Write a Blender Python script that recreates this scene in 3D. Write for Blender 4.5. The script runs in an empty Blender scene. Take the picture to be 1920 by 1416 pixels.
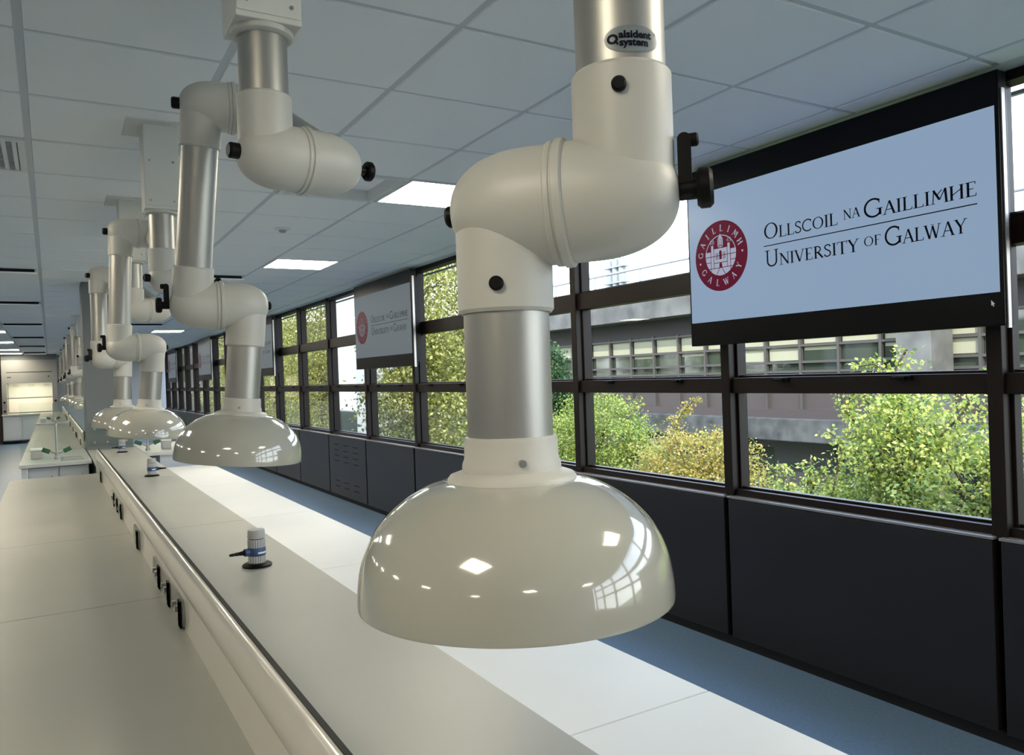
import bpy, bmesh, math, random
import numpy as np
from mathutils import Vector, Matrix
C = bpy.context.scene.collection
PI = math.pi
H0 = 1.52          # eye height: many measures below are taken from eye level

# ------------------------------------------------------------------ camera
f_px, yaw, pitch, roll = 1460.9, 0.534824, -0.00408, -0.03547
F = Vector((math.sin(yaw)*math.cos(pitch), math.cos(yaw)*math.cos(pitch), math.sin(pitch)))
R = Vector((math.cos(yaw), -math.sin(yaw), 0)); U = R.cross(F)
R2 = math.cos(roll)*R + math.sin(roll)*U; U2 = R2.cross(F)
cd = bpy.data.cameras.new('camera'); cam = bpy.data.objects.new('camera', cd); C.objects.link(cam)
M = Matrix((R2, U2, -F)).transposed().to_4x4(); M.translation = Vector((0, 0, H0))
cam.matrix_world = M
cd.sensor_width = 36; cd.lens = f_px/1920*36; cd.clip_start = .05; cd.clip_end = 300
bpy.context.scene.camera = cam

# ------------------------------------------------------------------ world, sun, exposure
w = bpy.data.worlds.new('sky'); bpy.context.scene.world = w; w.use_nodes = True
nt = w.node_tree; bg = nt.nodes['Background']
tc = nt.nodes.new('ShaderNodeTexCoord'); sx = nt.nodes.new('ShaderNodeSeparateXYZ'); rp = nt.nodes.new('ShaderNodeValToRGB')
nt.links.new(tc.outputs['Generated'], sx.inputs[0]); nt.links.new(sx.outputs['Z'], rp.inputs[0]); nt.links.new(rp.outputs[0], bg.inputs[0])
rp.color_ramp.elements[0].position = .0; rp.color_ramp.elements[0].color = (.95, .97, 1, 1)
rp.color_ramp.elements[1].position = .7; rp.color_ramp.elements[1].color = (.45, .62, 1, 1)
bg.inputs[1].default_value = 3.9
sd = bpy.data.lights.new('sun', 'SUN'); sun = bpy.data.objects.new('sun', sd); C.objects.link(sun)
sd.energy = 3.6; sd.angle = .01; sd.color = (1, .93, .8)
sun.rotation_euler = Vector((.62, .62, -.60)).to_track_quat('-Z', 'Y').to_euler()
vs = bpy.context.scene.view_settings
vs.view_transform = 'Standard'; vs.look = 'None'; vs.gamma = 1; vs.use_curve_mapping = False; vs.exposure = 0.76

# ------------------------------------------------------------------ materials
def mat(name, col, rough=.5, metal=0, coat=0, emit=None, es=0, spec=.5, noise=0, nscale=8, bump=0, bscale=200, aniso=0, ncol=None):
    m = bpy.data.materials.new(name); m.use_nodes = True; t = m.node_tree; b = t.nodes['Principled BSDF']
    b.inputs['Base Color'].default_value = (*col, 1); b.inputs['Roughness'].default_value = rough
    b.inputs['Metallic'].default_value = metal; b.inputs['Coat Weight'].default_value = coat; b.inputs['Coat Roughness'].default_value = .02
    b.inputs['Specular IOR Level'].default_value = spec
    if aniso: b.inputs['Anisotropic'].default_value = aniso
    if emit: b.inputs['Emission Color'].default_value = (*emit, 1); b.inputs['Emission Strength'].default_value = es
    if noise or bump:
        c = t.nodes.new('ShaderNodeTexCoord')
    if noise:
        n = t.nodes.new('ShaderNodeTexNoise'); n.inputs['Scale'].default_value = nscale; n.inputs['Detail'].default_value = 5
        t.links.new(c.outputs['Object'], n.inputs['Vector'])
        r = t.nodes.new('ShaderNodeValToRGB'); t.links.new(n.outputs[0], r.inputs[0]); t.links.new(r.outputs[0], b.inputs['Base Color'])
        r.color_ramp.elements[0].position = .3; r.color_ramp.elements[1].position = .7
        r.color_ramp.elements[0].color = (*[x*(1-noise) for x in col], 1)
        r.color_ramp.elements[1].color = (*(ncol or [min(1, x*(1+noise)) for x in col]), 1)
    if bump:
        n2 = t.nodes.new('ShaderNodeTexNoise'); n2.inputs['Scale'].default_value = bscale; n2.inputs['Detail'].default_value = 2
        t.links.new(c.outputs['Object'], n2.inputs['Vector'])
        bp = t.nodes.new('ShaderNodeBump'); bp.inputs['Strength'].default_value = bump; bp.inputs['Distance'].default_value = .001
        t.links.new(n2.outputs[0], bp.inputs['Height']); t.links.new(bp.outputs[0], b.inputs['Normal'])
    return m
def glassmat(name, tint, gloss=.09, rough=.0):
    m = bpy.data.materials.new(name); m.use_nodes = True; t = m.node_tree; t.nodes.clear()
    o = t.nodes.new('ShaderNodeOutputMaterial'); mx = t.nodes.new('ShaderNodeMixShader')
    tr = t.nodes.new('ShaderNodeBsdfTransparent'); tr.inputs[0].default_value = (*tint, 1)
    g = t.nodes.new('ShaderNodeBsdfGlossy'); g.inputs['Roughness'].default_value = rough
    fr = t.nodes.new('ShaderNodeLayerWeight'); fr.inputs['Blend'].default_value = .5
    pw = t.nodes.new('ShaderNodeMath'); pw.operation = 'POWER'; pw.inputs[1].default_value = 4.5
    mt = t.nodes.new('ShaderNodeMath'); mt.operation = 'MULTIPLY_ADD'; mt.inputs[1].default_value = .55; mt.inputs[2].default_value = gloss
    t.links.new(fr.outputs['Facing'], pw.inputs[0]); t.links.new(pw.outputs[0], mt.inputs[0]); t.links.new(mt.outputs[0], mx.inputs[0])
    t.links.new(tr.outputs[0], mx.inputs[1]); t.links.new(g.outputs[0], mx.inputs[2]); t.links.new(mx.outputs[0], o.inputs[0])
    return m
def leafmat(name, cols):
    m = bpy.data.materials.new(name); m.use_nodes = True; t = m.node_tree; b = t.nodes['Principled BSDF']; o = t.nodes['Material Output']
    g = t.nodes.new('ShaderNodeNewGeometry'); r = t.nodes.new('ShaderNodeValToRGB')
    t.links.new(g.outputs['Random Per Island'], r.inputs[0])
    while len(r.color_ramp.elements) < len(cols): r.color_ramp.elements.new(.5)
    for i, c in enumerate(cols):
        r.color_ramp.elements[i].position = i/(len(cols)-1); r.color_ramp.elements[i].color = (*c, 1)
    t.links.new(r.outputs[0], b.inputs['Base Color']); b.inputs['Roughness'].default_value = .5
    tl = t.nodes.new('ShaderNodeBsdfTranslucent'); t.links.new(r.outputs[0], tl.inputs[0])
    mx = t.nodes.new('ShaderNodeMixShader'); mx.inputs[0].default_value = .4
    t.links.new(b.outputs[0], mx.inputs[1]); t.links.new(tl.outputs[0], mx.inputs[2]); t.links.new(mx.outputs[0], o.inputs[0])
    return m
MT = dict(
    tile=mat('ceiling_tile', (.88, .88, .875), .8, bump=.25, bscale=260),
    tee=mat('ceiling_tee', (.60, .61, .62), .6),
    wallp=mat('painted_wall', (.52, .53, .53), .7),
    floor=mat('blue_vinyl', (.115, .19, .30), .38, noise=.12, nscale=60),
    panel=mat('dark_panel', (.012, .010, .0095), .36, spec=.4, bump=.1, bscale=90),
    bronze=mat('bronze_frame', (.011, .0065, .005), .42, spec=.2),
    sillm=mat('sill_metal', (.32, .30, .28), .35, metal=.6),
    black=mat('black_plastic', (.003, .003, .003), .45, spec=.15),
    slot=mat('slot_black', (.004, .004, .004), .8),
    white=mat('white_fitting', (.53, .515, .465), .42, bump=.06, bscale=700),
    dome=mat('gloss_dome', (.39, .38, .325), .12, coat=1.0),
    alu=mat('anodised_aluminium', (.40, .39, .36), .42, metal=.85),
    boxm=mat('powder_coat', (.66, .65, .60), .5),
    grey=mat('grey_worktop', (.335, .335, .295), .42, noise=.035, nscale=3),
    pale=mat('pale_worktop', (.65, .66, .65), .42, spec=.3, noise=.02, nscale=3),
    edge=mat('worktop_edge', (.60, .60, .57), .4),
    trunk=mat('trunking_pvc', (.58, .55, .49), .30, coat=.5),
    gasket=mat('dark_gasket', (.016, .016, .011), .6, spec=.2),
    steel=mat('brushed_steel', (.42, .41, .39), .32, metal=.8),
    cab=mat('cabinet_white', (.62, .64, .66), .45),
    ribgrey=mat('ribbed_grey', (.36, .36, .35), .5),
    blue=mat('blue_band', (.03, .07, .18), .4),
    whitep=mat('white_print', (.75, .76, .76), .5),
    led=mat('led_diffuser', (.9, .9, .85), .5, emit=(1, .90, .70), es=19.0),
    ledf=mat('light_frame', (.75, .75, .73), .5),
    column=mat('slate_column', (.15, .165, .175), .6),
    glass=glassmat('window_glass', (.96, .985, .97), .015),
    splash=glassmat('splash_glass', (.93, .965, .95), .03),
    tvbody=mat('tv_bezel', (.004, .004, .005), .3, spec=.15),
    silver=mat('tv_edge', (.40, .37, .35), .4, metal=.9),
    tvimg=mat('tv_image', (.004, .004, .004), .3, spec=.12, emit=(.155, .215, .30), es=.93),
    tvimg2=mat('tv_image_dimmed', (.004, .004, .004), .5, spec=.06, emit=(.075, .09, .10), es=1.0),  # off-angle dimming of the far slides is put into this emission colour
    ink=mat('dark_lettering', (.004, .006, .015), .5, spec=.1),
    ink2=mat('grey_lettering', (.006, .007, .01), .6, spec=.05),
    maroon=mat('maroon_seal', (.002, .001, .001), .4, spec=.05, emit=(.055, .0025, .012), es=1),
    maroon2=mat('maroon_seal_dim', (.002, .001, .001), .4, spec=.05, emit=(.05, .010, .015), es=1),
    sealw=mat('seal_lines', (.003, .003, .003), .4, spec=.05, emit=(.20, .22, .28), es=1.0),
    sealw2=mat('seal_lines_dim', (.003, .003, .003), .4, spec=.05, emit=(.065, .07, .08), es=1.0),
    sticker=mat('silver_sticker', (.21, .235, .245), .35),
    dgreen=mat('green_handle', (.01, .08, .04), .4),
    concrete=mat('concrete', (.105, .098, .088), .85, noise=.38, nscale=1.6, bump=.4, bscale=20),
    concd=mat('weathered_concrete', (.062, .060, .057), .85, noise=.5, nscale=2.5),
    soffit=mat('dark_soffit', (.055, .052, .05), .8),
    spandrel=mat('brown_spandrel', (.066, .050, .045), .5),
    oframe=mat('brown_frame', (.065, .057, .05), .5),
    blind=mat('cream_blind', (.33, .31, .21), .7),
    oglass=mat('dark_glass', (.035, .045, .03), .06, spec=.9),
    render_=mat('white_render', (.42, .41, .38), .8),
    rail=mat('pale_rail', (.22, .23, .24), .5),
    grass=mat('ground', (.10, .13, .05), .9, noise=.4, nscale=2),
    bark=mat('bark', (.10, .075, .05), .9, noise=.4, nscale=9),
    fumew=mat('fume_white', (.85, .83, .76), .5),
    fumelamp=mat('fume_lamp', (1, 1, 1), .5, emit=(1, .88, .68), es=7),
    plate=mat('outlet_plate', (.20, .205, .185), .35),
    sinkm=mat('sink_worktop', (.44, .45, .43), .35),
    housing=mat('fume_housing', (.27, .27, .26), .5),
    brown=mat('brown_door', (.10, .07, .045), .5),
)
MT['lf_green'] = leafmat('leaf_green', [(.08, .14, .02), (.18, .25, .035), (.34, .38, .06), (.52, .50, .13)])
MT['lf_yellow'] = leafmat('leaf_yellow', [(.14, .17, .03), (.30, .29, .05), (.52, .40, .07), (.40, .24, .06), (.55, .47, .17)])
MT['lf_lime'] = leafmat('leaf_lime', [(.10, .18, .035), (.24, .31, .055), (.46, .48, .09), (.66, .64, .20)])
MT['lf_birch'] = leafmat('leaf_birch', [(.07, .085, .018), (.19, .20, .035), (.36, .34, .07), (.52, .46, .15)])
MT['lf_dark'] = leafmat('leaf_dark', [(.03, .07, .02), (.05, .11, .03), (.09, .15, .05)])

# ------------------------------------------------------------------ mesh helpers
def smooth(me, ang=35):
    for p in me.polygons: p.use_smooth = True
    me.set_sharp_from_angle(angle=math.radians(ang))
def obj(name, bm, m, parent=None, sm=True, org=None, bevel=0):
    me = bpy.data.meshes.new(name)
    if org is not None: bmesh.ops.translate(bm, verts=bm.verts, vec=-Vector(org))
    bmesh.ops.recalc_face_normals(bm, faces=bm.faces)
    bm.to_mesh(me); bm.free()
    if m: me.materials.append(m)
    if sm: smooth(me)
    o = bpy.data.objects.new(name, me); C.objects.link(o)
    if parent: o.parent = parent
    if bevel:
        b = o.modifiers.new('bevel', 'BEVEL'); b.width = bevel; b.segments = 2; b.limit_method = 'ANGLE'; b.angle_limit = math.radians(40)
    return o
def thing(name, label, cat, loc=(0, 0, 0), group=None, kind=None):
    o = bpy.data.objects.new(name, None); C.objects.link(o); o.location = loc; o.empty_display_size = .05
    if kind: o['kind'] = kind
    else: o['label'] = label; o['category'] = cat
    if group: o['group'] = group
    return o
def tag(o, label, cat, group=None):
    o['label'] = label; o['category'] = cat
    if group: o['group'] = group
    return o
def struct(name, bm, m, **k):
    o = obj(name, bm, m, **k)
    if not k.get('parent'): o['kind'] = 'structure'
    return o
def copy_tree(o, parent=None):
    c = o.copy(); C.objects.link(c)
    if parent: c.parent = parent
    for ch in list(o.children): copy_tree(ch, c)
    return c
def NB(): return bmesh.new()
def box(bm, x0, x1, y0, y1, z0, z1):
    v = [bm.verts.new(p) for p in ((x0, y0, z0), (x1, y0, z0), (x1, y1, z0), (x0, y1, z0), (x0, y0, z1), (x1, y0, z1), (x1, y1, z1), (x0, y1, z1))]
    for f in ((0, 3, 2, 1), (4, 5, 6, 7), (0, 1, 5, 4), (1, 2, 6, 5), (2, 3, 7, 6), (3, 0, 4, 7)): bm.faces.new([v[i] for i in f])
    return bm
def frame_of(a):
    a = Vector(a).normalized(); h = Vector((0, 0, 1)) if abs(a.z) < .9 else Vector((1, 0, 0))
    u = a.cross(h).normalized(); return a, u, a.cross(u).normalized()
def lathe(bm, org, axis, prof, n=48, rib=0):
    """revolve (r, s) profile about axis through org; r = 0 closes"""
    org = Vector(org); a, u, v = frame_of(axis); rings = []
    for r, s in prof:
        if r < 1e-6: rings.append([bm.verts.new(org + a*s)])
        else: rings.append([bm.verts.new(org + a*s + (u*math.cos(2*PI*i/n) + v*math.sin(2*PI*i/n))*(r*(1-(rib if i % 2 else 0)))) for i in range(n)])
    for p, q in zip(rings, rings[1:]):
        for i in range(n):
            j = (i+1) % n
            if len(p) == 1 and len(q) == 1: break
            if len(p) == 1: bm.faces.new((p[0], q[i], q[j]))
            elif len(q) == 1: bm.faces.new((p[i], q[0], p[j]))
            else: bm.faces.new((p[i], q[i], q[j], p[j]))
    return bm
def cyl(bm, a, b, r, n=32, bev=0, rib=0):
    a = Vector(a); b = Vector(b); L = (b-a).length
    e = min(bev, r*.5, L*.4)
    pr = [(0, 0), (r-e, 0), (r, e), (r, L-e), (r-e, L), (0, L)] if e > 0 else [(0, 0), (r, 0), (r, L), (0, L)]
    return lathe(bm, a, b-a, pr, n, rib)
def obox(bm, c, ax, ay, az, hx, hy, hz):
    c = Vector(c); ax, ay, az = Vector(ax).normalized(), Vector(ay).normalized(), Vector(az).normalized()
    v = [bm.verts.new(c + ax*hx*i + ay*hy*j + az*hz*k) for i, j, k in ((-1, -1, -1), (1, -1, -1), (1, 1, -1), (-1, 1, -1), (-1, -1, 1), (1, -1, 1), (1, 1, 1), (-1, 1, 1))]
    for f in ((0, 3, 2, 1), (4, 5, 6, 7), (0, 1, 5, 4), (1, 2, 6, 5), (2, 3, 7, 6), (3, 0, 4, 7)): bm.faces.new([v[i] for i in f])
def tube(bm, pts, r, n=10):
    pts = [Vector(p) for p in pts]; rs = r if isinstance(r, (list, tuple)) else [r]*len(pts)
    for i in range(len(pts)-1):
        a = pts[i]; b = pts[i+1]; L = (b-a).length
        if L < 1e-6: continue
        lathe(bm, a, b-a, [(0, -rs[i]*.3), (rs[i], 0), (rs[i+1], L), (0, L+rs[i+1]*.3)], n)
    return bm
def prism(bm, pts2, fn, t0, t1):
    """closed 2-D outline -> solid; fn(u, v, t) gives the world point"""
    a = [bm.verts.new(fn(u, v, t0)) for u, v in pts2]; b = [bm.verts.new(fn(u, v, t1)) for u, v in pts2]
    bm.faces.new(a[::-1]); bm.faces.new(b); n = len(a)
    for i in range(n): bm.faces.new((a[i], a[(i+1) % n], b[(i+1) % n], b[i]))

# ================================================================== SETTING
ZC = H0 + 1.10      # ceiling 2.62
XW = 3.14           # face of the panelling
YB, YF, XL = -6.0, 27.9, -8.0
struct('floor', box(NB(), XL, 3.30, YB, YF, -.2, 0), MT['floor'], sm=False)
wl = struct('wall_left', box(NB(), XL-.2, XL, YB, YF, 0, 3.2), MT['wallp'], sm=False)
struct('wall_back', box(NB(), XL, 3.3, YB-.2, YB, 0, 3.2), MT['wallp'], sm=False)
struct('wall_far', box(NB(), XL, 3.3, YF, YF+.2, 0, 3.2), MT['wallp'], sm=False)
# suspended ceiling: tiles with a rebated edge in a 600 mm grid
gx = lambda i: -.05 + .6*i
gy = lambda j: 2.18 + .6*j
lights = [(3, 3), (3, 8), (3, 13), (3, 18), (3, 24), (3, 30), (3, 36), (3, -4), (3, -10),
          (-2, -4), (-2, 3), (-2, 8), (-2, 13), (-2, 18), (-2, 24), (-2, 30), (-2, 36), (-2, 40), (-2, -9),
          (-8, -8), (-8, -2), (-8, 3), (-8, 8), (-8, 13), (-8, 18), (-8, 24)]
vents = [(-1, 3), (1+1, 3)]
units = [(-1, 10), (-1, 15), (-1, 21), (-1, 27), (-1, 33), (-1, 39), (2, 10), (2, 15), (2, 21)]
skip = set(lights) | set(vents)
ct = NB(); i0, i1, j0, j1 = -14, 6, -14, 43
for i in range(i0, i1):
    for j in range(j0, j1):
        x0, y0 = gx(i), gy(j); x1, y1 = x0+.6, y0+.6
        if (i, j) in skip or x0 > 3.2 or y0 > YF: continue
        x0 = max(x0, XL); x1 = min(x1, 3.26); y1 = min(y1, YF); y0 = max(y0, YB); e = .011; g = .004
        lo = [ct.verts.new(p) for p in ((x0+e+g, y0+e+g, ZC-.001), (x1-e-g, y0+e+g, ZC-.001), (x1-e-g, y1-e-g, ZC-.001), (x0+e+g, y1-e-g, ZC-.001))]
        hi = [ct.verts.new(p) for p in ((x0+e, y0+e, ZC+.007), (x1-e, y0+e, ZC+.007), (x1-e, y1-e, ZC+.007), (x0+e, y1-e, ZC+.007))]
        ct.faces.new(lo[::-1]); ct.faces.new(hi)
        for k in range(4): ct.faces.new((lo[k], lo[(k+1) % 4], hi[(k+1) % 4], hi[k]))
ceil = struct('ceiling', ct, MT['tile'], sm=False)
tg = NB()
for i in range(i0, i1+1): box(tg, gx(i)-.012, gx(i)+.012, YB, YF, ZC+.004, ZC+.02)
for j in range(j0, j1+1): box(tg, XL, 3.26, gy(j)-.012, gy(j)+.012, ZC+.0045, ZC+.0205)
obj('ceiling_grid', tg, MT['tee'], ceil, sm=False)
obj('ceiling_void', box(NB(), XL-.2, 3.5, YB-.2, YF+.2, ZC+.12, ZC+.5), MT['slot'], ceil, sm=False)
obj('edge_trim', box(NB(), 3.10, 3.27, YB, YF, ZC-.006, ZC+.03), MT['tee'], ceil, sm=False)

# window wall: mullions, transoms, panes, dark panelling below
MC = [1.655+1.41*k for k in range(-5, 19)]
wr = thing('wall_right', '', '', (0, 0, 0), kind='structure')
for k in range(len(MC)-1):
    y0, y1 = MC[k], MC[k+1]
    pb = box(NB(), XW, XW+.10, y0+.016, y1-.016, .055, H0-.715)
    pn = obj('wall_panel', pb, MT['panel'], wr, sm=False, bevel=.003)
    if k == 8+2-0:
        pass
obj('panel_backing', box(NB(), XW+.09, XW+.16, YB, YF, .0, H0-.71), MT['slot'], wr, sm=False)
struct('baseboard_right', box(NB(), XW+.02, XW+.09, YB, YF, 0, .055), MT['slot'], sm=False)
k = 10  # slotted panel Y 8.7..10.1
sl = NB()
for r_, z in enumerate((.70, .63, .56, .49, .235, .165)):
    for c_ in range(3):
        yy = MC[k] + .28 + .36*c_
        box(sl, XW-.002, XW+.004, yy, yy+.17, z-.006, z+.006)
obj('vent_slots', sl, MT['slot'], wr, sm=False)
ms = NB()
for y in MC: box(ms, 3.165, 3.30, y-.03, y+.03, H0-.715, ZC+.02)
obj('mullions', ms, MT['bronze'], wr, sm=False, bevel=.004)
for k in range(len(MC)-1):
    y0, y1 = MC[k]+.03, MC[k+1]-.03
    wn = thing('window_%d' % (k+1), '', '', (3.23, (y0+y1)/2, H0), kind='structure'); O = wn.location
    fb = NB()
    for z0, z1 in ((-.715, -.665), (-.145, -.062), (.432, .548), (1.055, 1.12)):
        box(fb, 3.185, 3.28, y0, y1, H0+z0, H0+z1)
    for z0, z1 in ((-.665, -.145), (-.062, .432), (.548, 1.055)):
        box(fb, 3.215, 3.265, y0, y0+.016, H0+z0, H0+z1); box(fb, 3.215, 3.265, y1-.016, y1, H0+z0, H0+z1)
        box(fb, 3.225, 3.262, y0, y1, H0+z0, H0+z0+.012)
    obj('window_frame', fb, MT['bronze'], wn, sm=False, org=O, bevel=.003)
    obj('window_sill', box(NB(), XW-.004, 3.19, y0-.02, y1+.02, H0-.712, H0-.700), MT['sillm'], wn, sm=False, org=O, bevel=.002)
    for z0, z1 in ((-.665, -.145), (-.062, .432), (.548, 1.055)):
        obj('pane', box(NB(), 3.240, 3.246, y0+.014, y1-.014, H0+z0, H0+z1), MT['glass'], wn, sm=False, org=O)
    hb = NB()
    for yy in (y0+.35, y1-.35):
        box(hb, 3.165, 3.20, yy-.03, yy+.03, H0-.085, H0-.066); box(hb, 3.15, 3.17, yy-.012, yy+.05, H0-.08, H0-.07)
    obj('window_catch', hb, MT['black'], wn, sm=False, org=O)

# ceiling lights, vents, drop units
rowname = {-2: 'nearest side', -4: 'overhead', -8: 'rear side', -9: 'rear', -10: 'rear', 3: 'first', 8: 'second', 13: 'third', 18: 'fourth', 24: 'fifth', 30: 'sixth', 36: 'seventh', 40: 'eighth'}
def light(i, j, label, group):
    x0, y0 = gx(i), gy(j); t = thing('ceiling_light', label, 'ceiling light', (x0+.3, y0+.3, ZC), group); O = t.location
    fb = NB()
    for a in ((x0+.012, x0+.028, y0+.012, y0+.588), (x0+.572, x0+.588, y0+.012, y0+.588), (x0+.028, x0+.572, y0+.012, y0+.028), (x0+.028, x0+.572, y0+.572, y0+.588)):
        box(fb, *a, ZC-.004, ZC+.02)
    obj('light_frame', fb, MT['ledf'], t, sm=False, org=O)
    obj('diffuser', box(NB(), x0+.028, x0+.572, y0+.028, y0+.572, ZC+.002, ZC+.012), MT['led'], t, sm=False, org=O)
for (i, j) in lights:
    if i == 3: l = 'square lit ceiling panel, %s of the row nearest the windows' % rowname[j]
    elif i == -2: l = 'square lit ceiling panel, %s of the row left of the extraction arms' % rowname[j]
    else: l = 'square lit ceiling panel, %s of the row far left of the benches' % rowname[j]
    light(i, j, l, {3: 'lit ceiling panels by the windows', -2: 'lit ceiling panels on the left', -8: 'lit ceiling panels over the far aisle'}[i])
def vent(i, j, label, slats):
    x0, y0 = gx(i), gy(j); t = thing('ceiling_vent', label, 'ceiling vent', (x0+.3, y0+.3, ZC)); O = t.location
    fb = NB()
    for a in ((x0+.012, x0+.04, y0+.012, y0+.588), (x0+.56, x0+.588, y0+.012, y0+.588), (x0+.04, x0+.56, y0+.012, y0+.04), (x0+.04, x0+.56, y0+.56, y0+.588)):
        box(fb, *a, ZC-.008, ZC+.09)
    obj('vent_frame', fb, MT['ledf'], t, sm=False, org=O)
    if slats:
        s = NB()
        for q in range(13): box(s, x0+.045+q*.041, x0+.062+q*.041, y0+.04, y0+.56, ZC-.004, ZC+.02)
        for q in range(13): box(s, x0+.04, x0+.56, y0+.045+q*.041, y0+.050+q*.041, ZC+.004, ZC+.018)
        obj('vent_grille', s, MT['ledf'], t, sm=False, org=O)
        obj('vent_box', box(NB(), x0+.04, x0+.56, y0+.04, y0+.56, ZC+.08, ZC+.09), MT['slot'], t, sm=False, org=O)
    else:
        obj('vent_plate', box(NB(), x0+.04, x0+.56, y0+.04, y0+.56, ZC+.055, ZC+.065), MT['tile'], t, sm=False, org=O)
vent(-1, 3, 'slatted white square vent grille in the ceiling at the left edge', True)
vent(2, 3, 'recessed plain square ceiling vent beside the nearest lit panel', False)
for n_, (i, j) in enumerate(units):
    x0, y0 = gx(i), gy(j)
    t = thing('air_terminal', '', 'air terminal', (x0+.3, y0+.3, ZC), 'dropped white air terminal plates in the ceiling'); O = t.location
    nm = {10: 'nearest', 15: 'second', 21: 'third', 27: 'fourth', 33: 'fifth', 39: 'farthest'}[j]
    t['label'] = ('%s dropped white air plate with dark slot %s' % (nm, 'left of the arms' if i < 0 else 'between arms and windows'))
    obj('plate', box(NB(), x0+.02, x0+.58, y0+.02, y0+.95, ZC-.045, ZC-.030), MT['tile'], t, sm=False, org=O, bevel=.003)
    obj('dark_slot', box(NB(), x0+.04, x0+.56, y0+.03, y0+.94, ZC-.0295, ZC-.002), MT['slot'], t, sm=False, org=O)
t = thing('smoke_detector', 'small round white detector on the ceiling near the first lit panels', 'detector', (1.46, 5.6, ZC))
obj('detector_base', lathe(NB(), (0, 0, 0), (0, 0, -1), [(0, -.002), (.055, -.002), (.055, .008), (.045, .014), (0, .014)], 24), MT['ledf'], t)
obj('detector_head', lathe(NB(), (0, 0, 0), (0, 0, -1), [(0, .012), (.028, .012), (.022, .03), (0, .034)], 20), MT['ribgrey'], t)

# column and its splash screen
struct('trim_1', box(NB(), .300, .73, 9.06, 9.55, 0, ZC), MT['column'], sm=False, bevel=.006)
t = thing('splash_screen', 'clear glass splashback with round studs fixed on the grey column', 'glass screen', (.6, 9.03, .93))
obj('glass_sheet', box(NB(), .315-.6, .725-.6, -.004, .004, .002, .24), MT['splash'], t, sm=False)
for x in (.372, .485, .66):
    for z in (.055, .19):
        obj('stud', cyl(NB(), (x-.6, -.018, z-.02+.01), (x-.6, .028, z-.01), .012, 16, .003), MT['steel'], t)

# ================================================================== BENCHES
WT = H0-.62   # .90
def worktop(name_label, x0, x1, y0, y1, z, m, round_corner=False, grp=None):
    t = .030
    if round_corner:
        bm = NB(); r = .07; pts = [(x1, y0), (x1, y1)] + [(x0+r-r*math.sin(a), y1-r+r*math.cos(a)) for a in [i*PI/16 for i in range(9)]] + [(x0, y0)]
        prism(bm, pts, lambda u, v, q: Vector((u, v, q)), z-t, z)
    else: bm = box(NB(), x0, x1, y0, y1, z-t, z)
    o = obj('worktop', bm, m, sm=False, bevel=.0025); tag(o, name_label, 'worktop', grp); return o
def cabinet(label, x0, x1, y0, y1, z1, doors, face, grp=None):
    """base cabinet; face = '-y', '-x' or '+x' carries the doors"""
    t = thing('base_cabinet', label, 'cabinet', ((x0+x1)/2, (y0+y1)/2, 0), grp); O = t.location
    obj('carcass', box(NB(), x0, x1, y0, y1, .10, z1), MT['cab'], t, sm=False, org=O)
    obj('plinth', box(NB(), x0+.04, x1-.04, y0+.04, y1-.04, 0, .10), MT['panel'], t, sm=False, org=O)
    for d in range(doors):
        if face == '-y':
            a = x0+(x1-x0)*d/doors+.004; b = x0+(x1-x0)*(d+1)/doors-.004
            dr = obj('door', box(NB(), a, b, y0-.018, y0, .11, z1-.01), MT['cab'], t, sm=False, org=O, bevel=.002)
            obj('handle', tube(NB(), [(b-.05, y0-.04, z1-.22), (b-.05, y0-.04, z1-.08)], .005, 8), MT['steel'], dr, org=O)
        else:
            s = -1 if face == '-x' else 1; xx = x0 if s < 0 else x1
            a = y0+(y1-y0)*d/doors+.004; b = y0+(y1-y0)*(d+1)/doors-.004
            dr = obj('door', box(NB(), min(xx, xx+s*.018), max(xx, xx+s*.018), a, b, .11, z1-.01), MT['cab'], t, sm=False, org=O, bevel=.002)
            obj('handle', tube(NB(), [(xx+s*.04, b-.05, z1-.22), (xx+s*.04, b-.05, z1-.08)], .005, 8), MT['steel'], dr, org=O)
    return t
g = .0015
LX0, LX1 = -.268, .300
worktop('grey worktop left of the power rail, section nearest the viewer', LX0, LX1, -1.2, 2.515-g, WT, MT['grey'])
worktop('grey worktop left of the power rail, middle section between two seams', LX0, LX1, 2.515+g, 3.70-g, WT, MT['grey'])
worktop('grey worktop left of the power rail, far section with rounded corner', LX0, LX1, 3.70+g, 6.50, WT, MT['grey'], True)
RX0, RX1 = .303, .745
worktop('grey worktop right of the power rail under the nearest hood', RX0, RX1, -1.2, 3.69-g, WT, MT['grey'])
worktop('grey worktop right of the power rail, section after the near tap', RX0, RX1, 3.69+g, 5.85-g, WT, MT['grey'])
worktop('grey worktop right of the power rail, last section before the column', RX0, RX1, 5.85+g, 9.07, WT, MT['grey'])
for (a, b, l) in ((-1.2, 2.515, 'nearest'), (2.52, 3.70, 'middle'), (3.705, 6.46, 'far')):
    cabinet('white base cabinet under the left grey worktop, %s' % l, LX0+.03, LX1-.01, a+.01, b-.01, WT-.031, 3, '-x')
for (a, b, l) in ((-1.2, 3.69, 'nearest'), (3.70, 5.85, 'middle'), (5.86, 9.0, 'far')):
    cabinet('white base cabinet under the right grey worktop, %s' % l, RX0+.02, RX1-.07, a+.01, b-.01, WT-.031, 4, '+x')
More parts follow.
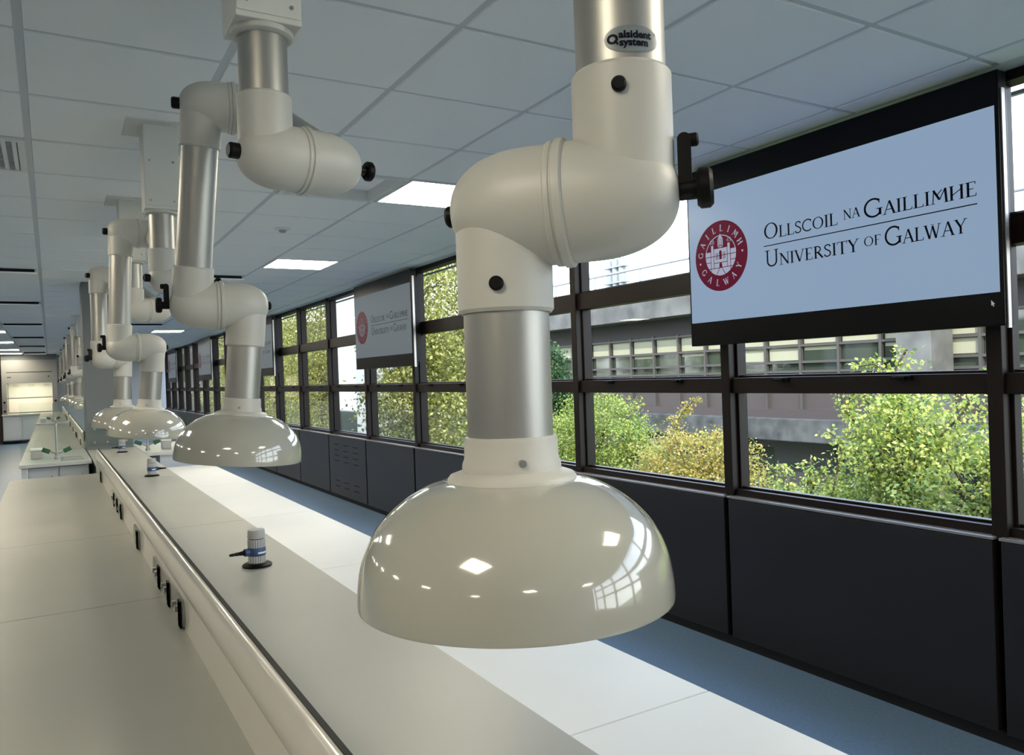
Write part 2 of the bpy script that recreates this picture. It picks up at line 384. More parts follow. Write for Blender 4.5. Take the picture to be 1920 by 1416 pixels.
# lower pale tables in front of the windows
PZ = H0-.77
ys = [-.45, 1.37, 3.15, 4.62, 6.3, 8.06]
for k in range(5):
    lab = ('pale low table beside the grey bench, %s along the row' % ['nearest', 'second', 'third', 'fourth', 'farthest'][k])
    y0, y1 = ys[k]+g*1.3, ys[k+1]-g*1.3
    t = thing('low_table', lab, 'table', (1.04, (y0+y1)/2, 0), 'pale low tables along the window aisle'); O = t.location
    obj('tabletop', box(NB(), .755, 1.325, y0, y1, PZ-.028, PZ), MT['pale'], t, sm=False, org=O, bevel=.002)
    for lx in (.79, 1.28):
        for ly in (y0+.06, y1-.06):
            obj('leg', box(NB(), lx-.02, lx+.02, ly-.02, ly+.02, 0, PZ-.028), MT['cab'], t, sm=False, org=O)
    obj('rail', box(NB(), .78, .80, y0+.08, y1-.08, PZ-.09, PZ-.029), MT['cab'], t, sm=False, org=O)

# power trunking
def trunking(y0, y1, joints, outlets, label):
    t = thing('service_trunking', label, 'trunking', (.28, (y0+y1)/2, WT)); O = t.location
    secs = [y0]+joints+[y1]
    def ext(profile, nm, m, gap=0):
        bm = NB()
        for a, b in zip(secs, secs[1:]):
            prism(bm, profile, lambda u, v, q: Vector((u, q, H0+v)), a+gap, b-gap)
        return obj(nm, bm, m, t, org=O)
    ext([(.274, -.62), (.2755, -.526), (.300, -.526), (.300, -.62)], 'face_panel', MT['trunk'], .001)
    top = [(.2755, -.526), (.2725, -.524), (.2690, -.515), (.2665, -.503), (.2660, -.490), (.2670, -.476), (.2695, -.463), (.2735, -.452), (.2785, -.445), (.2840, -.443), (.2840, -.526)]
    ext(top, 'top_rail', MT['trunk'], .001)
    ext([(.2842, -.545), (.2842, -.4415), (.2935, -.443), (.2935, -.545)], 'gasket_strip', MT['gasket'])
    obj('end_cap', box(NB(), .272, .300, y1, y1+.006, WT, H0-.445), MT['trunk'], t, sm=False, org=O)
    for (a, b, n) in outlets:
        L = b-a; h = .073; zc = H0-.5825
        def stadium(y0_, y1_, hh, k=8):
            r = hh/2; P = []
            for q in range(k+1): P.append((y1_-r+r*math.sin(PI*q/k), zc+r*math.cos(PI*q/k)))
            for q in range(k+1): P.append((y0_+r-r*math.sin(PI*q/k), zc-r*math.cos(PI*q/k)))
            return P
        bm = NB(); prism(bm, stadium(a, b, h), lambda u, v, q: Vector((q, u, v)), .2690, .277)
        so = obj('power_outlet', bm, MT['plate'], t, org=O)
        for q in range(n):
            ya = a+L*(q+.02)/n+.02; 
            sb = NB(); prism(sb, stadium(ya, ya+.032, h*.93, 6), lambda u, v, w_: Vector((w_, u, v)), .2635, .270)
            obj('socket_slot', sb, MT['black'], so, org=O)
            for e in (.075, .13):
                if n > 1: obj('switch', box(NB(), .2585, .269, a+L*q/n+e, a+L*q/n+e+.016, zc-.004, zc+.010), MT['steel'], so, sm=False, org=O)
    return t
trunking(-1.2, 6.50, [.55, 3.70], [(.25, .92, 3), (2.12, 2.80, 3), (3.27, 3.50, 1), (4.08, 4.78, 3), (5.80, 6.12, 1)], 'cream bench trunking with dark outlets, nearest length in front')
trunking(9.35, 16.3, [12.6], [(9.9, 10.1, 1), (11.4, 12.0, 3), (13.2, 13.6, 1), (15.2, 15.8, 3)], 'cream bench trunking on the second bench behind the glass')
trunking(17.5, 25.5, [21], [(18.5, 19.1, 3), (20.5, 20.9, 1)], 'cream bench trunking on the farthest bench')

# second and third islands
worktop('pale grey sink worktop end on the second bench, left of the power rail', -.25, .29, 7.75, 9.34, WT, MT['sinkm'])
worktop('grey worktop of the second bench beyond its sink', -.25, .27, 9.345, 16.3, WT, MT['grey'])
worktop('pale sink worktop right of the column, behind the low tables', .75, 1.36, 8.075, 9.5, WT, MT['sinkm'])
worktop('pale worktop end of the farthest bench', -.26, .30, 17.3, 17.9, WT, MT['sinkm'])
worktop('grey worktop of the farthest bench', -.26, .27, 17.905, 25.5, WT, MT['grey'])
cabinet('white base cabinet at the sink end of the second bench', -.19, .27, 7.85, 9.33, WT-.031, 2, '-y')
cabinet('white base cabinet run under the second bench', -.19, .27, 9.35, 16.25, WT-.031, 6, '-x')
cabinet('white base cabinet under the sink right of the column', .88, 1.33, 8.15, 9.45, WT-.031, 2, '+x')
cabinet('white base cabinet run under the farthest bench', -.22, .27, 17.4, 25.4, WT-.031, 6, '-x')
def bench_leg(x, y):
    return box(NB(), x-.02, x+.02, y-.02, y+.02, 0, WT-.03)
tag(obj('bench_leg', bench_leg(-.215, 7.80), MT['cab'], sm=False), 'slim grey leg at the left front corner of the second bench', 'leg')
def splash(label, x0, x1, y, z0, z1):
    o = obj('splash_screen', box(NB(), x0, x1, y-.004, y+.004, z0, z1), MT['splash'], sm=False, bevel=.001); return tag(o, label, 'glass screen')
splash('tall clear glass screen standing across the sink end of the second bench', -.235, .27, 7.80, WT, H0-.10)
splash('clear glass screen behind the sink right of the column', .90, 1.35, 9.30, WT, H0-.30)
def sink_tap(x, y, label, k=1):
    t = thing('sink_tap', label, 'tap', (x, y, WT), 'green handled laboratory taps')
    obj('tap_body', lathe(NB(), (0, 0, 0), (0, 0, 1), [(0, 0), (.022, 0), (.022, .02), (.014, .03), (.014, .07), (0, .075)], 16), MT['steel'], t)
    pts = [(0, 0, .06), (0, 0, .30)] + [(-.06+.06*math.cos(a), 0, .30+.06*math.sin(a)) for a in [i*PI/8 for i in range(1, 9)]] + [(-.12, 0, .26)]
    obj('spout', tube(NB(), [(p[1], p[0], p[2]) for p in pts], .009, 10), MT['steel'], t)
    for s in (-1, 1):
        v = obj('valve_arm', tube(NB(), [(0, 0, .05), (s*.055, 0, .075)], .010, 10), MT['steel'], t)
        hb = NB(); obox(hb, (s*.083, 0, .083), (s*1, 0, .45), (0, 1, 0), (-.45*s, 0, 1), .032, .018, .020)
        obj('handle', hb, MT['dgreen'], v, sm=False, bevel=.003)
def dispenser(x, y, label):
    t = thing('soap_dispenser', label, 'dispenser', (x, y, WT))
    obj('body', box(NB(), -.045, .045, -.03, .03, 0, .075), MT['ribgrey'], t, sm=False, bevel=.006)
    obj('lid', box(NB(), -.048, .048, -.033, .033, .076, .10), MT['whitep'], t, sm=False, bevel=.006)
sink_tap(.03, 8.15, 'tall swan neck tap with green handles on the left of the second bench')
sink_tap(.70+.10, 8.40, 'tall swan neck tap with green handles right of the column')
sink_tap(.03, 17.7, 'distant swan neck tap with green handles on the farthest bench')
dispenser(-.13, 8.35, 'small white box left of the tap on the second bench')
dispenser(.98, 8.5, 'small white box right of the tap beyond the low tables')
dispenser(-.14, 17.7, 'small grey box left of the tap on the farthest bench')
def sink(x0, x1, y0, y1, label):
    t = thing('sink_bowl', label, 'sink', ((x0+x1)/2, (y0+y1)/2, WT)); hx, hy = (x1-x0)/2, (y1-y0)/2
    bm = NB()
    for a in ((-hx, -hx+.015, -hy, hy), (hx-.015, hx, -hy, hy), (-hx+.015, hx-.015, -hy, -hy+.015), (-hx+.015, hx-.015, hy-.015, hy)): box(bm, *a, 0, .005)
    obj('rim', bm, MT['steel'], t, sm=False)
    obj('basin', box(NB(), -hx+.015, hx-.015, -hy+.015, hy-.015, .0003, .0015), MT['ribgrey'], t, sm=False)
    obj('drain', cyl(NB(), (0, 0, .0015), (0, 0, .004), .03, 20), MT['steel'], t)
sink(.06, .24, 7.95, 8.40-.1, 'small sink bowl in the end of the second bench')
sink(1.0, 1.28, 8.15, 8.42, 'small sink bowl in the pale worktop right of the column')

# service taps (pedestal gas outlets)
def service_tap(x, y, ang, label):
    t = thing('service_tap', label, 'laboratory tap', (x, y, WT), 'ribbed grey bench taps with blue bands')
    obj('base_flange', lathe(NB(), (0, 0, 0), (0, 0, 1), [(0, 0), (.048, 0), (.049, .006), (.042, .011), (.032, .013), (0, .013)], 40), MT['black'], t)
    obj('lower_collar', lathe(NB(), (0, 0, .012), (0, 0, 1), [(0, 0), (.0285, 0), (.0285, .026), (0, .026)], 44, .065), MT['ribgrey'], t)
    bb = obj('blue_band', lathe(NB(), (0, 0, .037), (0, 0, 1), [(0, 0), (.0285, 0), (.0300, .003), (.0300, .025), (.0285, .028), (0, .028)], 40), MT['blue'], t)
    # pale printed strip on the band, curved with it
    sb = NB(); vs_ = []
    for k in range(9):
        a = math.radians(-95+k*8) ; vs_.append((sb.verts.new((.0303*math.cos(a), .0303*math.sin(a), .045)), sb.verts.new((.0303*math.cos(a), .0303*math.sin(a), .051))))
    for p, q in zip(vs_, vs_[1:]): sb.faces.new((p[0], q[0], q[1], p[1]))
    so = obj('printed_strip', sb, MT['whitep'], bb)
    dx, dy = math.cos(ang), math.sin(ang)
    obj('boss', tube(NB(), [(0, 0, .051), (dx*.042, dy*.042, .051)], .013, 20), MT['blue'], t)
    nz = NB(); lathe(nz, (dx*.038, dy*.038, .051), (dx, dy, 0.0), [(0, 0), (.0095, 0), (.0095, .008), (.0065, .012), (.0075, .014), (.0055, .026), (.0065, .028), (.0045, .042), (.0055, .044), (.004, .055), (0, .055)], 18)
    obj('hose_nozzle', nz, MT['black'], t)
    obj('upper_collar', lathe(NB(), (0, 0, .065), (0, 0, 1), [(0, 0), (.0290, 0), (.0290, .026), (.026, .028), (0, .028)], 44, .065), MT['ribgrey'], t)
    obj('neck', lathe(NB(), (0, 0, .092), (0, 0, 1), [(0, 0), (.026, 0), (.026, .004), (0, .004)], 32), MT['black'], t)
    obj('knob', lathe(NB(), (0, 0, .095), (0, 0, 1), [(0, 0), (.0285, 0), (.0290, .003), (.0280, .026), (.0265, .029), (0, .029)], 44, .03), MT['ribgrey'], t)
service_tap(.585, 2.73, math.radians(190), 'nearest grey ribbed bench tap with blue band, nozzle pointing left')
service_tap(.588, 5.956, math.radians(-15), 'second grey ribbed bench tap, nozzle pointing right toward the windows')
service_tap(.577, 8.40, math.radians(190), 'farthest grey ribbed bench tap, under the third hood, nozzle pointing left')

# ================================================================== EXTRACTION ARMS
RT = .0508; RCAP = .0695; RCOL = .0568
def elbow_mesh(C0, a, G2, u, h, org):
    """C0: crossing of the joint axis and the pipe axis; a: unit vector to the joint ring, G2: distance to the ring; u: pipe direction"""
    bm = NB(); s0 = .036; tip = -.0615; pr = []
    n = 16
    for i in range(n+1):
        q = i/n*PI/2; s = s0-(s0-tip)*math.cos(q)**.93; r = RCAP*math.sin(q)**.84; pr.append((0 if i == 0 else r, s))
    pr += [(RCAP, G2-.010), (RCAP-.004, G2-.006), (0, G2-.004)]
    lathe(bm, C0, a, pr, 56)
    lathe(bm, C0, u, [(RCOL*math.sin(q*PI/20), -RCOL*math.cos(q*PI/20)) for q in range(10)] + [(RCOL, .0), (RCOL, h-.004), (RCOL-.003, h), (RT+.0005, h), (RT-.002, h-.03)], 56)
    bmesh.ops.translate(bm, verts=bm.verts, vec=-org)
    return bm
def knob_end(bm, P, a, kind, up):
    """hardware at the capsule's end: P the tip, a the outward unit vector"""
    if kind == 'knob': cyl(bm, P-a*.006, P+a*.022, .0165, 28, .004)
    elif kind == 'nub': cyl(bm, P-a*.008, P+a*.010, .0130, 24, .003)
    elif kind == 'lever':
        cyl(bm, P-a*.008, P+a*.022, .0115, 24, .002)
        side = a.cross(up).normalized()
        obox(bm, P+a*.008+up*.024, a, side, up, .0075, .0095, .033)
        cyl(bm, P+a*.008+up*.055-side*.0085, P+a*.008+up*.055+side*.0085, .0075, 16)
        cyl(bm, P+a*.008+up*.055, P+a*.024+up*.055, .0075, 16, .002)
        cyl(bm, P+a*.020, P+a*.038, .0225, 14, .004)
def elbow(t, C0, a, G2, u, h, O, end, screw=True, cam_dir=None, lup=(0, 0, 1)):
    e = obj('elbow_joint', elbow_mesh(C0, a, G2, u, h, O), MT['white'], t)
    if end:
        kb = NB(); P = C0-a*.0600
        knob_end(kb, P, -a, end, Vector(lup).normalized())
        obj('lever_knob' if end == 'lever' else 'knob', kb, MT['black'], e, org=O)
    if screw:
        d = Vector(cam_dir) if cam_dir else (a*.25+Vector((-.45, -.9, 0))).normalized()
        d = (d-u*d.dot(u)).normalized(); P = C0+u*(h-.030)+d*(RCOL-.003)
        obj('collar_screw', cyl(NB(), P, P+d*.010, .0082, 20, .002), MT['black'], e, org=O)
    return e
def ring(t, c, a, O):
    bm = NB()
    lathe(bm, c-a*.011, a, [(0, 0), (RCAP+.001, 0), (RCAP+.0024, .0015), (RCAP+.0026, .0070), (RCAP+.0014, .0080), (RCAP+.0014, .0095), (RCAP+.0046, .0110), (RCAP+.0050, .0150), (RCAP+.0046, .0195), (RCAP+.001, .022), (0, .022)], 64)
    obj('joint_ring', bm, MT['white'], t, org=O)
def pipe(t, A, B, O):
    bm = NB(); cyl(bm, A, B, RT, 56, 0); obj('pipe', bm, MT['alu'], t, org=O)
def ceiling_mount(t, bx, by, zb, O, up):
    h = .0675
    m = obj('ceiling_box', box(NB(), bx-h, bx+h, by-h, by+h, zb, ZC-.002), MT['boxm'], t, sm=False, org=O, bevel=.003)
    fb = NB(); box(fb, bx-h+.002, bx+h-.002, by-h-.003, by-h, zb+.012, ZC-.004)
    obj('cover_plate', fb, MT['boxm'], m, sm=False, org=O, bevel=.001)
    for x in (bx-h+.022, bx+h-.022):
        for z in (zb+.034, zb+.20):
            obj('screw', cyl(NB(), (x, by-h-.006, z), (x, by-h, z), .0045, 10), MT['steel'], m, org=O)
    obj('ceiling_plate', box(NB(), bx-.13, bx+.13, by-.13, by+.13, ZC-.006, ZC-.0015), MT['boxm'], t, sm=False, org=O)
    obj('pipe_flange', lathe(NB(), (bx, by, zb+.002), (0, 0, -1), [(0, 0), (.0655, 0), (.0640, .012), (.056, .017), (RT, .017)], 48), MT['white'], t, org=O)
def hood(t, Hn, wdir, O):
    """dome hood: Hn = top of the neck on the axis, wdir = unit vector down"""
    n1 = obj('hood_neck', lathe(NB(), Hn, wdir, [(RT-.001, -.004), (.0545, -.003), (.0555, .003), (.0560, .022), (.0585, .028), (.0590, .036), (.0735, .041), (.0765, .045), (.0770, .049), (.0745, .053), (.060, .0535)], 64), MT['white'], t, org=O)
    s0 = .045
    pro = [(.050, .0), (.075, .002), (.089, .0045), (.104, .0095), (.120, .0175), (.136, .028), (.152, .042), (.164, .056), (.173, .072), (.180, .089), (.1832, .106), (.1852, .122), (.1858, .136)]
    # densify with smooth interpolation
    P = np.array(pro); tt = np.linspace(0, len(P)-1, 60); r = np.interp(tt, range(len(P)), P[:, 0]); s = np.interp(tt, range(len(P)), P[:, 1])
    for _ in range(6):
        r[1:-1] = (r[:-2]+2*r[1:-1]+r[2:])/4; s[1:-1] = (s[:-2]+2*s[1:-1]+s[2:])/4
    out = [(a, s0+b) for a, b in zip(r, s)]; inn = [(a-.0035, s0+b+.001) for a, b in zip(r, s)][::-1]
    lip = [(.1858, s0+.1385), (.1855, s0+.1398), (.1840, s0+.1385)]
    obj('hood_dome', lathe(NB(), Hn, wdir, out+lip+inn[1:], 128), MT['dome'], t, org=O)
    sc = NB(); a, u, v = frame_of(wdir); d = (u*.9+v*.3).normalized(); P0 = Hn+wdir*.024+d*.054
    cyl(sc, P0, P0+d*.008, .0045, 12); obj('neck_screw', sc, MT['steel'], n1, org=O)
def arm(label, bx, by, z1, th1, th, L2, L3, Hn, G, zb, group):
    up = Vector((0, 0, 1)); a = Vector((math.cos(th), math.sin(th), 0)); d = Vector((-math.sin(th), math.cos(th), 0))
    B = Vector((bx, by, H0)); A1 = B+up*z1; a1 = Vector((math.cos(th1), math.sin(th1), 0)); A2 = A1+a1*G
    L2, L3, Hn = (Vector((q[0], q[1], H0+q[2])) for q in (L2, L3, Hn)); Rr = L2+a*G; R3 = L3+a*G
    O = Vector((bx, by, ZC)); t = thing('extraction_arm', label, 'extraction hood', O, group)
    ceiling_mount(t, bx, by, zb, O, up)
    pipe(t, Vector((bx, by, zb)), A1+up*.06, O)
    elbow(t, A1, a1, G/2, up, .125, O, 'knob', False); ring(t, (A1+A2)/2, a1, O)
    u = (Rr-A2).normalized(); elbow(t, A2, -a1, G/2, u, .12, O, 'lever', False, lup=(-a1.y, a1.x, .1))
    pipe(t, A2+u*.05, Rr-u*.05, O)
    elbow(t, Rr, -a, G/2, -u, .12, O, 'nub', False); ring(t, (Rr+L2)/2, a, O)
    v = (L3-L2).normalized(); elbow(t, L2, a, G/2, v, .12, O, 'knob', False)
    pipe(t, L2+v*.05, L3-v*.05, O)
    elbow(t, L3, a, G/2, -v, .115, O, 'lever', False); ring(t, (L3+R3)/2, a, O)
    w_ = (Hn-R3).normalized(); elbow(t, R3, -a, G/2, w_, .125, O, 'nub', False)
    pipe(t, R3+w_*.05, Hn+w_*.03, O)
    hood(t, Hn, w_, O)
    return t
GRP = 'white extraction arms with dome hoods hanging over the benches'
# nearest arm: its pipe leaves the top of the frame and ends at a ceiling box
up = Vector((0, 0, 1))
L = Vector((.468, .798, H0+.194)); Rm = Vector((.571, .697, H0+.198)); am = (Rm-L); Gm = am.length; am.normalize()
bx, by = Rm.x, Rm.y; O = Vector((bx, by, ZC))
t = thing('extraction_arm', 'nearest and largest white dome hood on its aluminium pipe, filling the foreground', 'extraction hood', O, GRP)
ceiling_mount(t, bx, by, H0+.86, O, up)
pipe(t, Vector((bx, by, H0+.86)), Rm+up*.06, O)
eR = elbow(t, Rm, -am, Gm/2, up, .138, O, 'lever', True, (-.66, -.75, 0)); ring(t, (L+Rm)/2, am, O)
eL = elbow(t, L, am, Gm/2, -up, .122, O, 'nub', True, (-.63, -.75, 0))
pipe(t, L-up*.05, L-up*.31, O)
hood(t, L-up*.270, -up, O)
main_arm = t
# sticker on the upper pipe
def text_mesh(s, size, off=0, shear=0, align='LEFT'):
    cu = bpy.data.curves.new('txt', 'FONT'); cu.body = s; cu.size = size; cu.offset = off; cu.shear = shear; cu.align_x = align; cu.resolution_u = 3
    o = bpy.data.objects.new('txt', cu); C.objects.link(o); bpy.context.view_layer.update()
    me = bpy.data.meshes.new_from_object(o.evaluated_get(bpy.context.evaluated_depsgraph_get()))
    bpy.data.objects.remove(o); bpy.data.curves.remove(cu)
    return me
sa0 = math.atan2(-.85, -.50)+.14
def on_pipe(u, v, r):      # u runs along the pipe's girth, v up
    a = sa0+u/RT; return Vector((bx+r*math.cos(a), by+r*math.sin(a), H0+.357+v))
st = NB(); n = 28; top = []; bot = []
for k in range(n+1):
    q = -1+2*k/n; hh = .0140*math.sqrt(max(0, 1-abs(q)**2.6))+.0005; uu = q*.0315
    top.append(st.verts.new(on_pipe(uu, hh, RT+.0006))); bot.append(st.verts.new(on_pipe(uu, -hh, RT+.0006)))
for k in range(n): st.faces.new((bot[k], bot[k+1], top[k+1], top[k]))
stk = obj('maker_sticker', st, MT['sticker'], t, org=O); stk['label'] = 'silver oval sticker with black lettering'
lt = NB()
def put_text(bm, s, size, u0, v0, off=0, xs=1.0):
    me = text_mesh(s, size, off); vv = [bm.verts.new(on_pipe(u0+p.co.x*xs, v0+p.co.y, RT+.0010)) for p in me.vertices]
    for p in me.polygons: bm.faces.new([vv[i] for i in p.vertices])
put_text(lt, 'alsident', .0110, -.0155, .0008, .00045, 1.08)
put_text(lt, 'system', .0110, -.0150, -.0076, .00045, 1.05)
put_text(lt, '\u00ae', .0040, .0255, .0055)
for k in range(24):   # ring mark left of the words
    a0, a1 = 2*PI*k/24, 2*PI*(k+1)/24
    ps = [on_pipe(-.0222+rr*math.cos(q)*1.05, rr*math.sin(q)*.95, RT+.0010) for rr, q in ((.0030, a0), (.0058, a0), (.0058, a1), (.0030, a1))]
    lt.faces.new([lt.verts.new(p) for p in ps])
lt.faces.new([lt.verts.new(on_pipe(-.0222+x, y, RT+.0011)) for x, y in ((.001, -.003), (.0055, -.0068), (.0068, -.0050), (.0025, -.001))])
me_ = obj('sticker_lettering', lt, MT['ink'], stk, sm=False, org=O)

armA = arm('second white dome hood, arm folding behind the short ceiling pipe', .412, 1.69, .485, .16, -.10, (.401, 2.370, .804), (.368, 2.469, .238), (.501, 2.464, -.046), .157, H0+.745, GRP)
armB = arm('third white dome hood, hanging over the middle of the bench', .430, 3.615, .46, .30, .059, (.327, 4.333, .778), (.303, 4.347, .203), (.434, 4.367, -.065), .156, H0+.745, GRP)
armC = arm('fourth white dome hood, half hidden behind the third beside the grey column', .440, 5.10, .461, .30, .45, (.296, 5.871, .752), (.292, 5.853, .203), (.420, 5.925, -.080), .155, H0+.745, GRP)
armD = arm('fifth white dome hood, first one beyond the grey column', .43, 13.3, .50, .30, .25, (.345, 14.02, .965), (.335, 14.05, .26), (.48, 14.09, -.12), .155, H0+.80, GRP)
for (y, rz, lab) in ((2.6, .04, 'sixth white dome hood, second beyond the grey column'),
                     (5.4, .0, 'seventh white dome hood, third beyond the grey column'),
                     (7.6, .05, 'eighth white dome hood, fourth beyond the grey column'),
                     (9.4, .02, 'ninth white dome hood, last but one near the fume cupboard'),
                     (11.6, .08, 'tenth and farthest white dome hood, nearest the fume cupboard')):
    c = copy_tree(armD); c.location = (.43, 13.3+y, ZC); c.rotation_euler = (0, 0, rz); c['label'] = lab

# ================================================================== SCREENS
def arc(cx, cy, rx, ry, a0, a1, n=14): return [(cx+rx*math.cos(math.radians(a0+(a1-a0)*i/n)), cy+ry*math.sin(math.radians(a0+(a1-a0)*i/n))) for i in range(n+1)]
TH, TN, SF = .135, .06, .045     # thick stroke, thin stroke, serif thickness
def serif(x, y, w_=.26): return ([(x-w_/2, y), (x+w_/2, y)], SF)
G_ = {}
def gl(ch, w_, *st): G_[ch] = (w_, st)
gl('I', .36, ([(.18, 0), (.18, 1)], TH), serif(.18, .02, .30), serif(.18, .98, .30))
gl('L', .66, ([(.18, 0), (.18, 1)], TH), serif(.18, .98, .30), ([(.03, .025), (.60, .025)], .055), ([(.59, .0), (.62, .20)], .05))
gl('O', .92, (arc(.46, .5, .39, .47, 0, 360, 30), 'ring'))
gl('C', .80, (arc(.46, .5, .39, .47, 48, 312, 24), .10), ([(.72, .72), (.73, .93)], .05))
gl('G', .88, (arc(.46, .5, .39, .47, 48, 318, 24), .10), ([(.76, .08), (.76, .42)], TH*.85), serif(.74, .42, .28), ([(.72, .72), (.73, .93)], .05))
gl('S', .60, ([(.50, .80), (.44, .93), (.30, .97), (.16, .92), (.10, .78), (.16, .64), (.30, .54), (.44, .44), (.51, .28), (.46, .10), (.30, .03), (.14, .07), (.07, .22)], .10))
gl('N', .86, ([(.16, 0), (.16, 1)], TN), ([(.14, .98), (.72, .03)], TH), ([(.72, .0), (.72, 1)], TN), serif(.16, .02), serif(.72, .98), serif(.10, .98, .2))
gl('A', .82, ([(.10, 0), (.42, 1)], TN), ([(.42, 1.0), (.72, 0)], TH), ([(.22, .36), (.60, .36)], TN), serif(.10, .02), serif(.72, .02))
gl('M', 1.02, ([(.14, 0), (.20, 1)], TN), ([(.18, .98), (.52, .25)], TH), ([(.52, .25), (.84, 1)], TN), ([(.84, 1), (.90, 0)], TH), serif(.14, .02, .24), serif(.90, .02, .24), ([(.34, .55), (.66, .95)], TN))
gl('H', .86, ([(.16, 0), (.16, 1)], TH), ([(.70, 0), (.70, 1)], TH), ([(.18, .34), (.70, .72)], TN), serif(.16, .02), serif(.70, .02), serif(.16, .98), serif(.70, .98))
gl('E', .66, ([(.18, 0), (.18, 1)], TH), ([(.05, .025), (.58, .025)], .055), ([(.05, .975), (.55, .975)], .055), ([(.18, .52), (.46, .52)], .055), ([(.575, .0), (.60, .2)], .045), ([(.545, 1.0), (.555, .82)], .045))
gl('U', .84, ([(.16, 1), (.16, .36)] + arc(.42, .32, .26, .30, 180, 360, 12) + [(.68, .36), (.68, 1)], .09), serif(.16, .98, .28), serif(.68, .98, .24))
gl('V', .80, ([(.12, 1), (.42, 0)], TH), ([(.42, .0), (.70, 1)], TN), serif(.12, .98), serif(.70, .98, .22))
gl('R', .76, ([(.18, 0), (.18, 1)], TH), ([(.18, .97)] + arc(.30, .73, .24, .24, 90, -90, 10) + [(.18, .49)], .09), ([(.34, .50), (.70, .0)], TH), serif(.18, .02, .28), serif(.10, .98, .18))
gl('T', .76, ([(.38, 0), (.38, 1)], TH), ([(.06, .975), (.70, .975)], .055), ([(.06, 1.0), (.05, .80)], .045), ([(.70, 1.0), (.71, .80)], .045), serif(.38, .02, .28))
gl('Y', .78, ([(.10, 1), (.38, .46)], TH), ([(.38, .46), (.68, 1)], TN), ([(.38, 0), (.38, .48)], TH), serif(.10, .98), serif(.68, .98, .22), serif(.38, .02, .28))
gl('F', .64, ([(.18, 0), (.18, 1)], TH), ([(.05, .975), (.58, .975)], .055), ([(.18, .52), (.46, .52)], .055), ([(.57, 1.0), (.58, .82)], .045), serif(.18, .02, .28))
gl('W', 1.12, ([(.10, 1), (.36, 0)], TH), ([(.36, .0), (.56, .9)], TN), ([(.56, .9), (.78, 0)], TH), ([(.78, .0), (1.0, 1)], TN), serif(.10, .98), serif(1.0, .98, .22), serif(.56, .98, .2))
gl('1', .40, ([(.2, 0), (.2, 1)], TH)); gl('8', .60, (arc(.3, .73, .17, .22, 0, 360, 14), .09), (arc(.3, .27, .21, .24, 0, 360, 14), .09))
gl('4', .62, ([(.42, 0), (.42, 1), (.06, .32), (.58, .32)], .09)); gl('5', .56, ([(.48, .96), (.16, .96), (.13, .56)] + arc(.26, .31, .22, .27, 95, -130, 12), .09))
def stroke(bm, pts, w_, fn):
    """flat ribbon along pts"""
    if w_ == 'ring':
        n = len(pts)-1; cx = sum(p[0] for p in pts[:-1])/n; cy = sum(p[1] for p in pts[:-1])/n
        o = []; i_ = []
        for p in pts[:-1]:
            dx, dy = p[0]-cx, p[1]-cy; o.append(bm.verts.new(fn(cx+dx*1.06, cy+dy*1.04))); i_.append(bm.verts.new(fn(cx+dx*.76, cy+dy*.92)))
        for k in range(n): bm.faces.new((o[k], o[(k+1) % n], i_[(k+1) % n], i_[k]))
        return
    L_ = []; R_ = []
    for k, p in enumerate(pts):
        a = pts[max(k-1, 0)]; b = pts[min(k+1, len(pts)-1)]; dx, dy = b[0]-a[0], b[1]-a[1]; l = math.hypot(dx, dy) or 1
        nx, ny = -dy/l*w_/2, dx/l*w_/2; L_.append(bm.verts.new(fn(p[0]+nx, p[1]+ny))); R_.append(bm.verts.new(fn(p[0]-nx, p[1]-ny)))
    for k in range(len(pts)-1): bm.faces.new((L_[k], L_[k+1], R_[k+1], R_[k]))
def word(bm, segs, x0, x1, base, fn):
    """segs: [(text, cap height)]; spread between x0 and x1"""
    tot = sum(G_[c][0]*h for s, h in segs for c in s); k = (x1-x0)/tot; x = x0
    for s, h in segs:
        for c in s:
            w_, st = G_[c]
            for pts, ww in st: stroke(bm, pts, ww, lambda u, v, x=x, h=h: fn(x+u*h*k, base+v*h))
            x += w_*h*k
def arcword(bm, s, r, a0, a1, h, fn, flip=False):
    n = len(s)
    for i, c in enumerate(s):
        a = math.radians(a0+(a1-a0)*i/(n-1)); w_, st = G_[c]
        for pts, ww in st:
            def f2(u, v, a=a, w_=w_):
                x = (u-w_/2)*h; y = v*h
                if flip: rr = r+h-y; return fn(rr*math.cos(a)-x*math.sin(a)*-1*-1 if False else rr*math.cos(a)+x*-math.sin(a), rr*math.sin(a)+x*math.cos(a))
                rr = r+y; return fn(rr*math.cos(a)+x*math.sin(a), rr*math.sin(a)-x*math.cos(a))
            stroke(bm, pts, ww*1.25 if ww != 'ring' else ww, f2)
